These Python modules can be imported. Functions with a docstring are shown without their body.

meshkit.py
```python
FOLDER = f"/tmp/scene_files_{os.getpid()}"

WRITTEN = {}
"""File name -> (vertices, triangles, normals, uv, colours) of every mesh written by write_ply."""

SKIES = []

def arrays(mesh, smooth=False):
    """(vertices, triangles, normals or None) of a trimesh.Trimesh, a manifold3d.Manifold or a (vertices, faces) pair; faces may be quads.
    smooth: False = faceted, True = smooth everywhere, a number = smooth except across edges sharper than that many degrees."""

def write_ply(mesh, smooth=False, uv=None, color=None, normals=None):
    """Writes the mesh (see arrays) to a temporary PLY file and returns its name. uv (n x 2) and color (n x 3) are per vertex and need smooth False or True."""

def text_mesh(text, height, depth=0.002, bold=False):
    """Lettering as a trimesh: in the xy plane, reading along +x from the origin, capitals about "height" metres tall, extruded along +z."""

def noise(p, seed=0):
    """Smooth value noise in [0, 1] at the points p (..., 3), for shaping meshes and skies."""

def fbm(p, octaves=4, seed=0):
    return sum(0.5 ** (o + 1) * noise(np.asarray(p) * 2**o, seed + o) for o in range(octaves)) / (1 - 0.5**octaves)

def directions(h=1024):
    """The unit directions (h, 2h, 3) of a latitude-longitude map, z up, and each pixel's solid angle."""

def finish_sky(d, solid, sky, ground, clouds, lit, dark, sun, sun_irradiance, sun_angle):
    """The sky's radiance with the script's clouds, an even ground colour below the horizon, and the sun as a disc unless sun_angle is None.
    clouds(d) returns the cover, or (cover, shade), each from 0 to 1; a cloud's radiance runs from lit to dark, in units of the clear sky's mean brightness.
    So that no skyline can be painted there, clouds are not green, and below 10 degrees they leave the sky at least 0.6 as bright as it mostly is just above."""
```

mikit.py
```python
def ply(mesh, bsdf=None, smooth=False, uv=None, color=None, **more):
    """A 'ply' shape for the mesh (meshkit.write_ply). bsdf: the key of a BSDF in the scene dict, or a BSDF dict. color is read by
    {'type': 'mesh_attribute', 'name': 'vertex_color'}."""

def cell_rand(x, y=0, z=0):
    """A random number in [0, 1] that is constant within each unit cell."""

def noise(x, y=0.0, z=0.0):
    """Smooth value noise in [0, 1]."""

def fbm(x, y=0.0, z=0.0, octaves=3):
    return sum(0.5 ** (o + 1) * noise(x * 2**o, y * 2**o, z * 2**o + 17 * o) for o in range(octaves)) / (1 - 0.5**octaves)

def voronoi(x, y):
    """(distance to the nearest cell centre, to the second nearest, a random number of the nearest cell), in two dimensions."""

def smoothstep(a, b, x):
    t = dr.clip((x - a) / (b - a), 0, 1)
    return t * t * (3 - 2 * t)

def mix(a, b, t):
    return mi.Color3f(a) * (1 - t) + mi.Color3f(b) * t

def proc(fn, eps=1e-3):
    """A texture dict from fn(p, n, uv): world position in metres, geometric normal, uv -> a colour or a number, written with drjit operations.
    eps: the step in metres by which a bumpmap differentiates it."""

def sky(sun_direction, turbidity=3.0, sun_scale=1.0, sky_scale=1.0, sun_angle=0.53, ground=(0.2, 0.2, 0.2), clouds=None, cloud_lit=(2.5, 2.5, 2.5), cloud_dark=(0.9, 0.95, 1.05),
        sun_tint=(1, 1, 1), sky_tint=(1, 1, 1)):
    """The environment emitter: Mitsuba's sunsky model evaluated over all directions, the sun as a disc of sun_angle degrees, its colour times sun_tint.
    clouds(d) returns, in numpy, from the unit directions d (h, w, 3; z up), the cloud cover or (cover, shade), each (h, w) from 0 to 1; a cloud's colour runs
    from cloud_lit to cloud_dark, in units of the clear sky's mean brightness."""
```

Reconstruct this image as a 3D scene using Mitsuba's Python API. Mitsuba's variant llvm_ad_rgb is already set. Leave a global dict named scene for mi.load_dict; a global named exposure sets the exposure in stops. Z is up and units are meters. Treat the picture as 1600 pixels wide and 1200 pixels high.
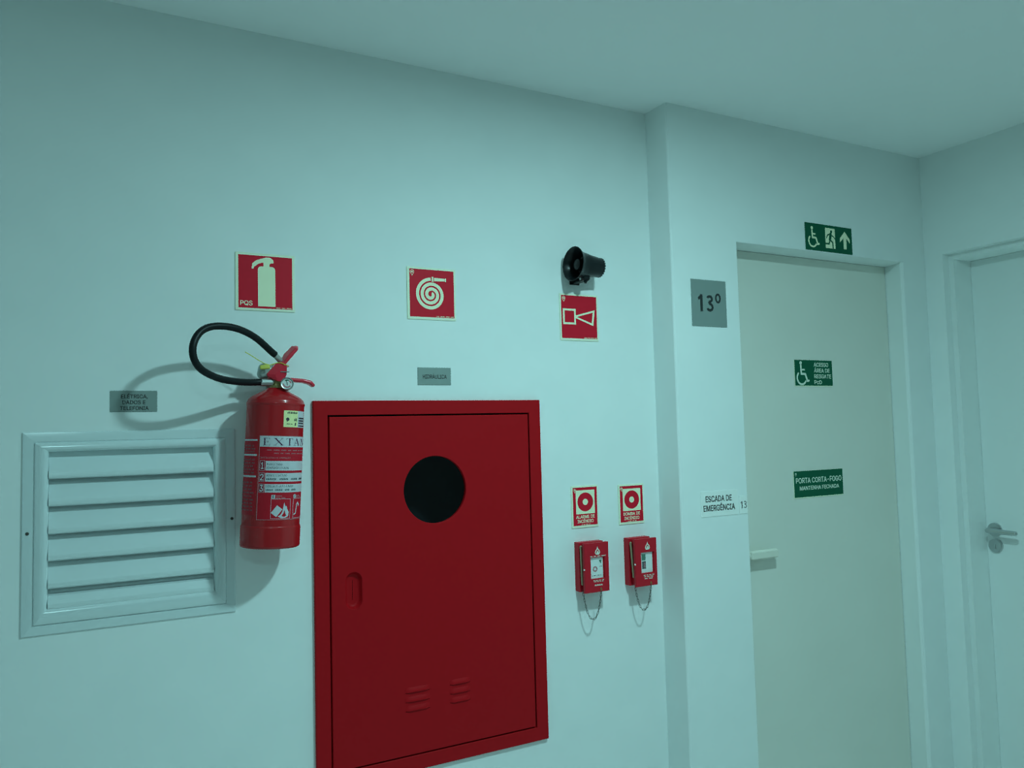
import math, random
import numpy as np
import trimesh
import manifold3d as m3
import shapely
from shapely import affinity
from shapely.geometry import Polygon, Point, LineString, MultiPolygon, box as sbox
from shapely.ops import unary_union
import mitsuba as mi
import mikit, meshkit
T = mi.ScalarTransform4f
scene, labels = {}, {}

# ------------------------------------------------------------------ camera, lights, exposure
CAM = np.array([0.0, -2.1068, 1.4687])
YAW, PITCH, ROLL = 0.49832, 0.06082, -0.02566
cy, sy, cp, sp, cr, sr = math.cos(YAW), math.sin(YAW), math.cos(PITCH), math.sin(PITCH), math.cos(ROLL), math.sin(ROLL)
FWD = np.array([sy * cp, cy * cp, sp])
RIGHT = np.array([cy, -sy, 0.0])
UP = np.cross(RIGHT, FWD)
UPR = -sr * RIGHT + cr * UP
scene['camera'] = {'type': 'perspective', 'fov': math.degrees(2 * math.atan(800 / 1248.155)), 'fov_axis': 'x',
                   'near_clip': 0.01, 'far_clip': 100.0,
                   'to_world': T().look_at(origin=CAM.tolist(), target=(CAM + FWD).tolist(), up=UPR.tolist())}
exposure = 2.37
LAMP_TINT = np.array([0.515, 0.975, 1.0])          # the cyan lamps of the lobby
LAMPS = [(1.20, -1.35, 150.0), (-0.12, -3.35, 75.0)]   # x, y, radiance of each ceiling downlight
LAMP_R = 0.062

# ------------------------------------------------------------------ materials
def const(c):
    return {'type': 'rgb', 'value': [float(v) for v in c]}

def mat(key, base, rough=0.5, metal=0.0, spec=0.5, coat=0.0, **kw):
    tex = base if isinstance(base, dict) else const(base)
    d = {'type': 'principled', 'base_color': tex, 'roughness': rough, 'metallic': metal, 'specular': spec, **kw}
    if coat:
        d['clearcoat'] = coat
        d['clearcoat_gloss'] = 0.97
    scene[key] = {'type': 'twosided', 'bsdf': d}

def paint(p, n, uv):
    f = mikit.fbm(p.x * 9, p.y * 9, p.z * 9, 3)
    return mikit.mix((0.735, 0.79, 0.785), (0.775, 0.825, 0.815), f)

def paint_relief(p, n, uv):
    return mikit.fbm(p.x * 160, p.y * 160, p.z * 160, 2)

scene['wall_paint'] = {'type': 'twosided', 'bsdf': {'type': 'bumpmap', 'arbitrary': mikit.proc(paint_relief, 2e-3), 'scale': 0.00022,
                       'nested': {'type': 'diffuse', 'reflectance': mikit.proc(paint)}}}
scene['ceiling_paint'] = {'type': 'twosided', 'bsdf': {'type': 'diffuse', 'reflectance': const((0.85, 0.87, 0.87))}}

def floor_col(p, n, uv):
    f = mikit.fbm(p.x * 3, p.y * 3, 0, 4)
    gx = mikit.smoothstep(0.492, 0.497, abs_frac(p.x / 0.6))
    gy = mikit.smoothstep(0.492, 0.497, abs_frac(p.y / 0.6))
    g = 1 - (1 - gx) * (1 - gy)
    return mikit.mix(mikit.mix((0.60, 0.60, 0.58), (0.68, 0.67, 0.65), f), (0.4, 0.4, 0.39), g)

def abs_frac(v):
    import drjit as dr
    return dr.abs(v - dr.floor(v) - 0.5)

mat('dark_panelling', (0.12, 0.12, 0.12), 0.5)
mat('floor_tile', mikit.proc(floor_col), 0.25)

def door_col(p, n, uv):
    f = mikit.fbm(p.x * 5, p.y * 5, p.z * 5, 3)
    return mikit.mix((0.645, 0.655, 0.595), (0.685, 0.695, 0.635), f)

mat('fire_door_paint', mikit.proc(door_col), 0.5, spec=0.35)
mat('frame_paint', (0.66, 0.66, 0.58), 0.5, spec=0.35)
mat('white_lacquer', (0.70, 0.75, 0.74), 0.4, spec=0.4)
mat('vent_paint', (0.59, 0.67, 0.68), 0.16, spec=0.6, coat=1.0)
mat('red_paint', (0.395, 0.0055, 0.010), 0.5, spec=0.10)
mat('red_paint_dark', (0.25, 0.006, 0.010), 0.6)
mat('red_gloss', (0.36, 0.006, 0.010), 0.22, spec=0.22, coat=1.0)
mat('label_red', (0.42, 0.010, 0.022), 0.45, spec=0.2)
mat('label_ink', (0.05, 0.085, 0.10), 0.5)
mat('label_dim', (0.23, 0.075, 0.085), 0.5)
mat('lever_red', (0.55, 0.02, 0.04), 0.25, spec=0.5)
mat('red_print', (0.58, 0.012, 0.030), 0.5, spec=0.12)
mat('red_plastic', (0.46, 0.010, 0.022), 0.42, spec=0.2)
mat('cream_print', (0.76, 0.80, 0.56), 0.5, spec=0.3)
mat('cream_edge', (0.72, 0.78, 0.60), 0.5, spec=0.3)
mat('green_print', (0.004, 0.095, 0.050), 0.5, spec=0.1)
mat('pale_print', (0.62, 0.70, 0.60), 0.5, spec=0.3)
mat('silver_plate', (0.235, 0.30, 0.285), 0.42, metal=0.25)
mat('black_print', (0.012, 0.02, 0.02), 0.5)
mat('white_plate', (0.77, 0.81, 0.785), 0.45, spec=0.3)
mat('black_plastic', (0.004, 0.007, 0.008), 0.30, spec=0.3)
mat('black_rubber', (0.004, 0.007, 0.008), 0.42, spec=0.22)
mat('chrome', (0.52, 0.55, 0.55), 0.16, metal=1.0)
mat('steel', (0.42, 0.45, 0.44), 0.32, metal=0.9)
mat('zinc', (0.40, 0.45, 0.43), 0.4, metal=0.6)
mat('brass', (0.36, 0.31, 0.13), 0.4, metal=0.7)
mat('olive_metal', (0.28, 0.25, 0.15), 0.5, metal=0.3)
mat('chain_metal', (0.07, 0.075, 0.065), 0.45, metal=0.5)
mat('yellow_plastic', (0.50, 0.49, 0.07), 0.45)
mat('label_silver', (0.47, 0.49, 0.52), 0.4)
mat('label_pink', (0.40, 0.16, 0.18), 0.45)
mat('title_ink', (0.06, 0.018, 0.055), 0.5)
mat('label_maroon', (0.20, 0.010, 0.025), 0.4)
mat('seal_yellow', (0.66, 0.68, 0.33), 0.4)
mat('card_white', (0.66, 0.74, 0.72), 0.5)
mat('card_green', (0.008, 0.13, 0.08), 0.5)
mat('card_dark', (0.03, 0.035, 0.045), 0.5)
mat('dark_interior', (0.018, 0.022, 0.026), 0.8)
mat('vent_back', (0.16, 0.19, 0.19), 0.7)
mat('gauge_dial', (0.55, 0.60, 0.58), 0.4)
mat('lamp_ring', (0.75, 0.78, 0.78), 0.4)
scene['pane_glass'] = {'type': 'thindielectric', 'int_ior': 1.5}
scene['tinted_glass'] = {'type': 'thindielectric', 'int_ior': 1.5, 'specular_transmittance': const((0.50, 0.55, 0.58))}

# ------------------------------------------------------------------ helpers
def key_for(name):
    if name not in used:
        used.add(name)
        return name
    k = 1
    while f'{name}_{k:03d}' in used:
        k += 1
    used.add(f'{name}_{k:03d}')
    return f'{name}_{k:03d}'
used = set()

def thing(name, label, cat, group=None):
    k = key_for(name)
    labels[k] = {'label': label, 'category': cat}
    if group:
        labels[k]['group'] = group
    return k

def obj(name, mesh, m, parent=None, smooth=30, label=None, kind=None, **more):
    if name.endswith('print'):
        kind = 'stuff'          # rows of print too small to pick apart
    k = key_for(f'{parent}__{name}' if parent else name)
    scene[k] = mikit.ply(mesh, m, smooth=smooth, **more)
    if label or kind:
        labels[k] = {}
        if label:
            labels[k]['label'] = label
        if kind:
            labels[k]['kind'] = kind
    return k

def cat(*ms):
    return trimesh.util.concatenate([m for m in ms])

def hull(pts):
    return trimesh.convex.convex_hull(np.asarray(pts, float))

def cbox(x0, x1, y0, y1, z0, z1, c=0.001):
    """A box with chamfered edges."""
    p = []
    for x, sx in ((x0, 1), (x1, -1)):
        for y, s_y in ((y0, 1), (y1, -1)):
            for z, sz in ((z0, 1), (z1, -1)):
                p += [(x + sx * c, y + s_y * c, z), (x + sx * c, y, z + sz * c), (x, y + s_y * c, z + sz * c)]
    return hull(p)

def box(x0, x1, y0, y1, z0, z1):
    return trimesh.creation.box(bounds=[[x0, y0, z0], [x1, y1, z1]])

def balls(*prs, n=2):
    """Convex hull of spheres (point, radius)."""
    s = trimesh.creation.icosphere(subdivisions=n, radius=1.0).vertices
    return hull(np.vstack([s * r + np.asarray(p, float) for p, r in prs]))

def polys(g):
    return [q for q in getattr(g, 'geoms', [g]) if q.area > 1e-12 and q.geom_type == 'Polygon']

def extr(g, w0, w1):
    """Shapely shape in (u, v), extruded along w from w0 to w1."""
    ms = []
    for q in polys(g):
        m = trimesh.creation.extrude_polygon(q, w1 - w0, engine='earcut')
        m.apply_translation([0, 0, w0])
        ms.append(m)
    return cat(*ms)

def wallmap(m, x0, y, z0):
    """(u right, v up, w out of the wall) -> world, on a wall facing -y."""
    v = np.array(m.vertices)
    return trimesh.Trimesh(np.stack([x0 + v[:, 0], y - v[:, 2], z0 + v[:, 1]], 1), m.faces, process=False)

def text(s, cap, width, u, v, w0, depth=0.0004, bold=False):
    """Lettering with its left end at u, base line at v, capital height cap, total width."""
    m = meshkit.text_mesh(s, 1.0, 1.0, bold)
    b = m.bounds
    q = np.array(m.vertices)
    q[:, 0] = u + (q[:, 0] - b[0, 0]) * width / (b[1, 0] - b[0, 0])
    q[:, 1] = v + q[:, 1] * cap
    q[:, 2] = w0 + q[:, 2] * depth
    return trimesh.Trimesh(q, m.faces, process=False)

def tube(points, r, sides=16, caps=True):
    p = np.asarray(points, float)
    t = np.gradient(p, axis=0)
    t /= np.linalg.norm(t, axis=1, keepdims=True)
    a = np.cross(t[0], [0.3, 1, 0.2])
    a /= np.linalg.norm(a)
    rr = np.broadcast_to(r, (len(p),))
    vs, fs, ang = [], [], np.arange(sides) * 2 * np.pi / sides
    for i in range(len(p)):
        a = a - t[i] * (a @ t[i])
        a /= np.linalg.norm(a)
        b = np.cross(t[i], a)
        vs.append(p[i] + rr[i] * (np.cos(ang)[:, None] * a + np.sin(ang)[:, None] * b))
    v = np.vstack(vs)
    for i in range(len(p) - 1):
        for j in range(sides):
            k = (j + 1) % sides
            fs += [[i * sides + j, i * sides + k, (i + 1) * sides + k], [i * sides + j, (i + 1) * sides + k, (i + 1) * sides + j]]
    if caps:
        v = np.vstack([v, p[0], p[-1]])
        n = len(p) * sides
        for j in range(sides):
            k = (j + 1) % sides
            fs += [[n, k, j], [n + 1, (len(p) - 1) * sides + j, (len(p) - 1) * sides + k]]
    return trimesh.Trimesh(v, np.array(fs), process=False)

def spline(pts, n=80):
    from scipy.interpolate import splprep, splev
    tck, _ = splprep(np.asarray(pts, float).T, s=0, k=3)
    return np.array(splev(np.linspace(0, 1, n), tck)).T

def lathe(profile, sections=48):
    return trimesh.creation.revolve(np.asarray(profile, float), sections=sections)

def cyl(p0, p1, r, sections=24):
    return trimesh.creation.cylinder(radius=r, segment=[p0, p1], sections=sections)

def put(m, origin=(0, 0, 0), x=(1, 0, 0), y=(0, 1, 0), z=(0, 0, 1)):
    M = np.eye(4)
    M[:3, 0], M[:3, 1], M[:3, 2], M[:3, 3] = x, y, z, origin
    m = m.copy()
    m.apply_transform(M)
    return m

def frame_ring(x0, x1, z0, z1, prof):
    """A rectangular frame: prof lists (inset, height w) from the outside in; mitred corners. Local (u, v, w) coordinates."""
    vs, fs = [], []
    for ins, w in prof:
        vs += [(x0 + ins, z0 + ins, w), (x1 - ins, z0 + ins, w), (x1 - ins, z1 - ins, w), (x0 + ins, z1 - ins, w)]
    for i in range(len(prof) - 1):
        for j in range(4):
            k = (j + 1) % 4
            a, b, c, d = i * 4 + j, i * 4 + k, (i + 1) * 4 + k, (i + 1) * 4 + j
            fs += [[a, b, c], [a, c, d]]
    return trimesh.Trimesh(np.array(vs), np.array(fs), process=False)

def frame_side(x0, x1, z0, z1, prof, side):
    """One mitred member of a frame: 0 bottom, 1 right, 2 top, 3 left. prof: ((insets of the four sides) or inset, height)."""
    vs, fs = [], []
    for ins, w in prof:
        b_, r_, t_, l_ = ins if isinstance(ins, tuple) else (ins,) * 4
        c = [(x0 + l_, z0 + b_, w), (x1 - r_, z0 + b_, w), (x1 - r_, z1 - t_, w), (x0 + l_, z1 - t_, w)]
        vs += [c[side], c[(side + 1) % 4]]
    for i in range(len(prof) - 1):
        a, b, c, d = 2 * i, 2 * i + 1, 2 * i + 3, 2 * i + 2
        fs += [[a, b, c], [a, c, d]]
    return trimesh.Trimesh(np.array(vs), np.array(fs), process=False)

def ptext_bars(rng, u0, u1, v, h, words, w0):
    """Print too small to read: a row of word-long strokes."""
    lens = [rng.uniform(0.6, 1.4) for _ in range(words)]
    gap = 0.28 * (u1 - u0) / words
    s = (u1 - u0 - gap * (words - 1)) / sum(lens)
    g, u = [], u0
    for l in lens:
        n = max(1, int(round(l * s / (0.46 * h))))
        step = l * s / n
        g += [sbox(u + i * step, v, u + (i + 0.62) * step, v + h * (1 if (i * 7) % 3 else .82)) for i in range(n)]
        u += l * s + gap
    return unary_union(g)

# ------------------------------------------------------------------ the room
H = 2.539
XL, XS, XC, YB, YF = -2.6, 1.6885, 2.997, -0.1078, -4.3
OX0, OX1, OZ = 1.9765, 2.853, 2.10          # fire door opening in the projecting wall
D2Y0, D2Y1, D2Z = -0.1835, -1.02, 2.128      # opening of the white door in the right wall

def struct(name, mesh, m, smooth=False, parent=None, label=None):
    k = obj(name, mesh, m, parent, smooth)
    if parent is None:
        labels[k] = {'kind': 'structure'}
        if label:
            labels[k]['label'] = label
    return k

GX0, GX1, GZ0, GZ1 = -0.1092, 0.347, 1.0433, 1.4968         # vent
CX0, CX1, CZ0, CZ1 = 0.5431, 1.2341, 0.5606, 1.5657         # hose cabinet frame
w = sbox(XL, 0, XS + 0.02, H).difference(sbox(GX0 + 0.03, GZ0 + 0.03, GX1 - 0.03, GZ1 - 0.03)).difference(sbox(CX0 + 0.02, CZ0 + 0.02, CX1 - 0.02, CZ1 - 0.02))
struct('wall_back', wallmap(extr(w, -0.25, 0.0), 0, 0, 0), 'wall_paint', label='white painted wall holding the louvred vent, the extinguisher and the red cabinet')

# the wall that projects beside the call points, with the fire door's opening; its arrises softly rounded
def rounded(x, y, a0, a1, r, n=5):
    return [(x + r * math.cos(a), y + r * math.sin(a)) for a in np.linspace(a0, a1, n)]
r = 0.008
left = Polygon(rounded(XS + r, YB + r, math.pi, 1.5 * math.pi, r) + rounded(OX0 - 0.003, YB + 0.003, 1.5 * math.pi, 2 * math.pi, 0.003) + [(OX0, 0.18), (XS, 0.18)])
r = 0.012
right = Polygon([(OX1 + 0.021, 0.18)] + [(OX1 + 0.021, -0.012)] + rounded(OX1 + r, YB + r, math.pi, 1.5 * math.pi, r) + [(XC + 0.05, YB), (XC + 0.05, 0.18)])
lm = trimesh.creation.extrude_polygon(left, H, engine='earcut')
rm = trimesh.creation.extrude_polygon(right, H, engine='earcut')
r = 0.003
head = Polygon([(0.18, OZ), (0.18, H), (YB, H)] + [(YB, OZ + r), (YB + r * 0.3, OZ + r * 0.3), (YB + r, OZ)])
hm = trimesh.creation.extrude_polygon(head, OX1 + 0.04 - OX0, engine='earcut')
hm = put(hm, (OX0 - 0.01, 0, 0), (0, 1, 0), (0, 0, 1), (1, 0, 0))
struct('wall_back_right', cat(lm, rm, hm), 'wall_paint', smooth=20, label='white painted wall projecting beside the call points, around the fire door')

w = sbox(YF - 0.2, 0, 0.2, H).difference(sbox(D2Y1, -1, D2Y0, D2Z))      # u = y
wr = extr(w, 0, 0.25)
struct('wall_right', put(wr, (XC, 0, 0), (0, 1, 0), (0, 0, 1), (1, 0, 0)), 'wall_paint', label='white painted side wall at the right with the white lever-handle door')
struct('wall_left', box(XL - 0.2, XL, YF - 0.2, 0.25, 0, H), 'wall_paint')
struct('wall_front', box(XL - 0.2, XC + 0.2, YF - 0.2, YF, 0, H), 'dark_panelling')
cl = sbox(XL - 0.2, YF - 0.2, XC + 0.25, 0.25)
for lx, ly, _ in LAMPS:
    cl = cl.difference(Point(lx, ly).buffer(LAMP_R + 0.004, 32))
struct('ceiling', extr(cl, H, H + 0.12), 'ceiling_paint', label='plain white plaster ceiling')
struct('floor', box(XL - 0.2, XC + 0.25, YF - 0.2, 0.3, -0.1, 0.0), 'floor_tile')

# ------------------------------------------------------------------ ceiling downlights (just outside the frame)
for i, (lx, ly, rad) in enumerate(LAMPS):
    t = thing('ceiling_light', ['small round recessed ceiling lamp in front of the red cabinet', 'small round recessed ceiling lamp behind the viewer'][i], 'lamp')
    ring = lathe([(LAMP_R, 0.0), (LAMP_R + 0.022, 0.0), (LAMP_R + 0.022, -0.003), (LAMP_R + 0.016, -0.006), (LAMP_R, -0.006), (LAMP_R, 0.0)])
    ring = cat(ring, lathe([(LAMP_R + 0.002, 0.0), (LAMP_R + 0.002, 0.06), (0.0, 0.06)]))
    ring.apply_translation([lx, ly, H])
    obj('housing', ring, 'lamp_ring', t)
    a = np.linspace(0, 2 * np.pi, 48, endpoint=False)
    dv = np.vstack([np.stack([lx + LAMP_R * 0.985 * np.cos(a), ly + LAMP_R * 0.985 * np.sin(a), np.full(48, H - 0.004)], 1), [[lx, ly, H - 0.004]]])
    df = np.stack([(np.arange(48) + 1) % 48, np.arange(48), np.full(48, 48)], 1)
    obj('diffuser', trimesh.Trimesh(dv, df, process=False), 'lamp_ring', t, smooth=False,
        emitter={'type': 'area', 'radiance': const(LAMP_TINT * rad)})

# ------------------------------------------------------------------ fire door
YD = -0.0167
d1 = struct('door_1', cbox(OX0 - 0.02, OX1 + 0.0175, YD, YD + 0.05, 0.005, OZ - 0.0012, 0.0015), 'fire_door_paint', label='beige emergency stair fire door')
struct('trim_1', cat(box(OX1 + 0.0195, OX1 + 0.022, YD + 0.01, YD + 0.06, 0, OZ), box(OX0, OX1 + 0.02, YD + 0.045, YD + 0.08, OZ - 0.03, OZ)), 'frame_paint')
hx0, hx1, hz = 2.033, 2.158, 1.024
obj('door_handle', cat(cbox(hx0 - 0.006, hx0 + 0.022, YD - 0.006, YD, hz - 0.045, hz + 0.030, 0.002),
                       balls(((hx0 + 0.008, YD - 0.006, hz), 0.011), ((hx0 + 0.008, YD - 0.028, hz), 0.011)),
                       cbox(hx0 + 0.002, hx1 + 0.004, YD - 0.044, YD - 0.020, hz - 0.014, hz + 0.014, 0.004)), 'frame_paint', d1, label='beige lever handle')

# ------------------------------------------------------------------ white door in the right wall
XD = 3.142
d2 = struct('door_2', cbox(XD, XD + 0.04, D2Y1 + 0.03, D2Y0 - 0.0206, 0.005, D2Z - 0.0212, 0.0012), 'white_lacquer', label='plain white door with a chrome lever handle')
fx = 3.033
fr = sbox(D2Y1, 0, D2Y0, D2Z).difference(sbox(D2Y1 + 0.0205, -1, D2Y0 - 0.0205, D2Z - 0.0205))
struct('trim_2', cat(put(extr(fr, 0, 0.18), (fx, 0, 0), (0, 1, 0), (0, 0, 1), (1, 0, 0))), 'white_lacquer')
ry, rz, kz = -0.2395, 1.044, 0.982
rose = lambda z: cat(cyl((XD - 0.008, ry, z), (XD, ry, z), 0.0265, 36), cyl((XD - 0.010, ry, z), (XD - 0.007, ry, z), 0.0235, 36))
hd = obj('door_handle', rose(rz), 'chrome', d2, label='chrome lever handle')
obj('lever', cat(cyl((XD - 0.008, ry, rz), (XD - 0.052, ry, rz), 0.010), balls(((XD - 0.050, ry, rz), 0.0105), ((XD - 0.050, ry - 0.102, rz - 0.002), 0.009))), 'chrome', hd)
obj('keyhole_rose', cat(rose(kz), cbox(XD - 0.0115, XD - 0.009, ry - 0.003, ry + 0.003, kz - 0.011, kz + 0.009, 0.0005)), 'chrome', d2, label='round chrome keyhole rose')

# ------------------------------------------------------------------ louvred vent
vent = thing('air_vent', 'square white louvred metal vent grille in the wall left of the fire extinguisher', 'vent')
W_, H_ = GX1 - GX0, GZ1 - GZ0
q4 = lambda k: tuple(0.0245 + k * d for d in (0.0345, 0.0260, 0.0195, 0.0265))
prof = [(0.0, 0.0), (0.0, 0.0035), (0.001, 0.0045), (0.0215, 0.0055), (0.0222, 0.0040), (0.0236, 0.0040)]
prof += [(q4(k), h_) for k, h_ in ((0.0, 0.0080), (0.06, 0.0088), (0.15, 0.0096), (0.25, 0.01030), (0.35, 0.01085), (0.45, 0.01120), (0.55, 0.01135), (0.65, 0.01125), (0.75, 0.01070), (0.85, 0.0092), (0.94, 0.0066), (1.0, 0.0030), (1.02, -0.03))]
for s in range(4):
    obj('frame_member', wallmap(frame_side(0, W_, 0, H_, prof, s), GX0, 0, GZ0), 'vent_paint', vent, smooth=45)
gaps = [(1.4522, 1.4385), (1.3922, 1.3783), (1.3300, 1.3168), (1.2679, 1.2541), (1.2077, 1.1935), (1.1458, 1.1320)]
tops = [g[1] for g in gaps]
bots = [g[0] for g in gaps[1:]] + [1.0990]
for i in range(6):
    zt, zb = tops[i], bots[i]
    # section (y, z): the lip at the bottom bulges out, the blade leans back as it rises
    sec = [(0.000, zb + 0.001), (-0.0045, zb - 0.0008), (-0.0070, zb + 0.0015), (-0.0075, zb + 0.005), (-0.0068, zb + 0.011), (-0.0042, zb + 0.017), (0.002, zb + 0.028), (0.0120, zt), (0.0165, zt + 0.011), (0.0185, zt + 0.019)]
    m = trimesh.creation.extrude_polygon(LineString(sec).buffer(0.0009, cap_style=2, quad_segs=3), W_ - 0.1025, engine='earcut')
    obj('slat', put(m, (GX0 + 0.0515, 0, 0), (0, 1, 0), (0, 0, 1), (1, 0, 0)), 'vent_paint', vent, smooth=40)
obj('back_panel', cat(box(GX0 + 0.03, GX1 - 0.03, 0.06, 0.07, GZ0 + 0.03, GZ1 - 0.03), *[box(a, b, 0.0, 0.065, c, d) for a, b, c, d in ((GX0 + 0.03, GX0 + 0.033, GZ0 + 0.03, GZ1 - 0.03), (GX1 - 0.033, GX1 - 0.03, GZ0 + 0.03, GZ1 - 0.03), (GX0 + 0.03, GX1 - 0.03, GZ0 + 0.03, GZ0 + 0.033), (GX0 + 0.03, GX1 - 0.03, GZ1 - 0.033, GZ1 - 0.03))]), 'vent_back', vent, smooth=False)
for x, z in ((-0.0985, 1.2707), (0.3385, 1.2728)):
    s = lathe([(0, 0.0018), (0.0022, 0.0015), (0.0036, 0.0004), (0.0038, 0)], 20)
    obj('screw', put(s, (x, -0.0050, z), (1, 0, 0), (0, 0, 1), (0, -1, 0)), 'chain_metal', vent)

# ------------------------------------------------------------------ hose cabinet
hc = thing('hose_cabinet', 'large red metal fire hose cabinet with a round window set in the wall', 'cabinet')
DX0, DX1, DZ0, DZ1 = 0.5856, 1.1916, 0.6032, 1.5230
YC = -0.0115
pf = [(0.0, 0.0), (0.0, 0.0105), (0.0012, 0.0115), (0.0375, 0.0115), (0.0385, 0.0105), (0.0385, -0.02)]
obj('frame', wallmap(frame_ring(0, CX1 - CX0, 0, CZ1 - CZ0, pf), CX0, 0, CZ0), 'red_paint', hc, smooth=25)
ib = cat(box(CX0 + 0.03, CX1 - 0.03, 0.17, 0.175, CZ0 + 0.03, CZ1 - 0.03), *[box(a, b, 0.0, 0.172, c, d) for a, b, c, d in ((CX0 + 0.03, CX0 + 0.033, CZ0 + 0.03, CZ1 - 0.03), (CX1 - 0.033, CX1 - 0.03, CZ0 + 0.03, CZ1 - 0.03), (CX0 + 0.03, CX1 - 0.03, CZ0 + 0.03, CZ0 + 0.033), (CX0 + 0.03, CX1 - 0.03, CZ1 - 0.033, CZ1 - 0.03))])
obj('inner_box', ib, 'dark_interior', hc, smooth=False)
WX, WZ, WR = 0.8862, 1.3144, 0.0955
rec = LineString([(0.6465, 1.0865), (0.6465, 1.0345)]).buffer(0.0235, 24)
LOUV = [(x0, x1, z) for x0, x1 in ((0.786, 0.857), (0.918, 0.980)) for z in (0.768, 0.7435, 0.719)]
face = sbox(DX0 + 0.003, DZ0 + 0.003, DX1 - 0.003, DZ1 - 0.003).difference(Point(WX, WZ).buffer(WR, 48)).difference(rec)
for x0, x1, z in LOUV:
    face = face.difference(sbox(x0, z, x1, z + 0.003))
dk = obj('door', cat(wallmap(extr(face, 0.0095, 0.0115), 0, 0, 0),
                     wallmap(frame_ring(DX0, DX1, DZ0, DZ1, [(0.0, -0.015), (0.0, 0.0095), (0.001, 0.0112), (0.0035, 0.0115)]), 0, 0, 0)), 'red_paint', hc, smooth=25)
a = np.linspace(0, 2 * np.pi, 65)
lip = []
for rr, ww in ((WR + 0.0002, 0.0115), (WR - 0.001, 0.0105), (WR - 0.0015, 0.004), (WR - 0.0015, 0.0)):
    lip.append(np.stack([WX + rr * np.cos(a[:-1]), WZ + rr * np.sin(a[:-1]), np.full(64, ww)], 1))
def loft(rings):
    n = len(rings[0])
    v = np.vstack(rings)
    f = []
    for i in range(len(rings) - 1):
        for j in range(n):
            k = (j + 1) % n
            f += [[i * n + j, i * n + k, (i + 1) * n + k], [i * n + j, (i + 1) * n + k, (i + 1) * n + j]]
    return trimesh.Trimesh(v, np.array(f), process=False)
obj('window_rim', wallmap(loft(lip), 0, 0, 0), 'red_paint', dk)
pv = np.vstack([np.stack([WX + (WR + 0.004) * np.cos(a[:-1]), np.full(64, -0.0035), WZ + (WR + 0.004) * np.sin(a[:-1])], 1), [[WX, -0.0035, WZ]]])
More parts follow.
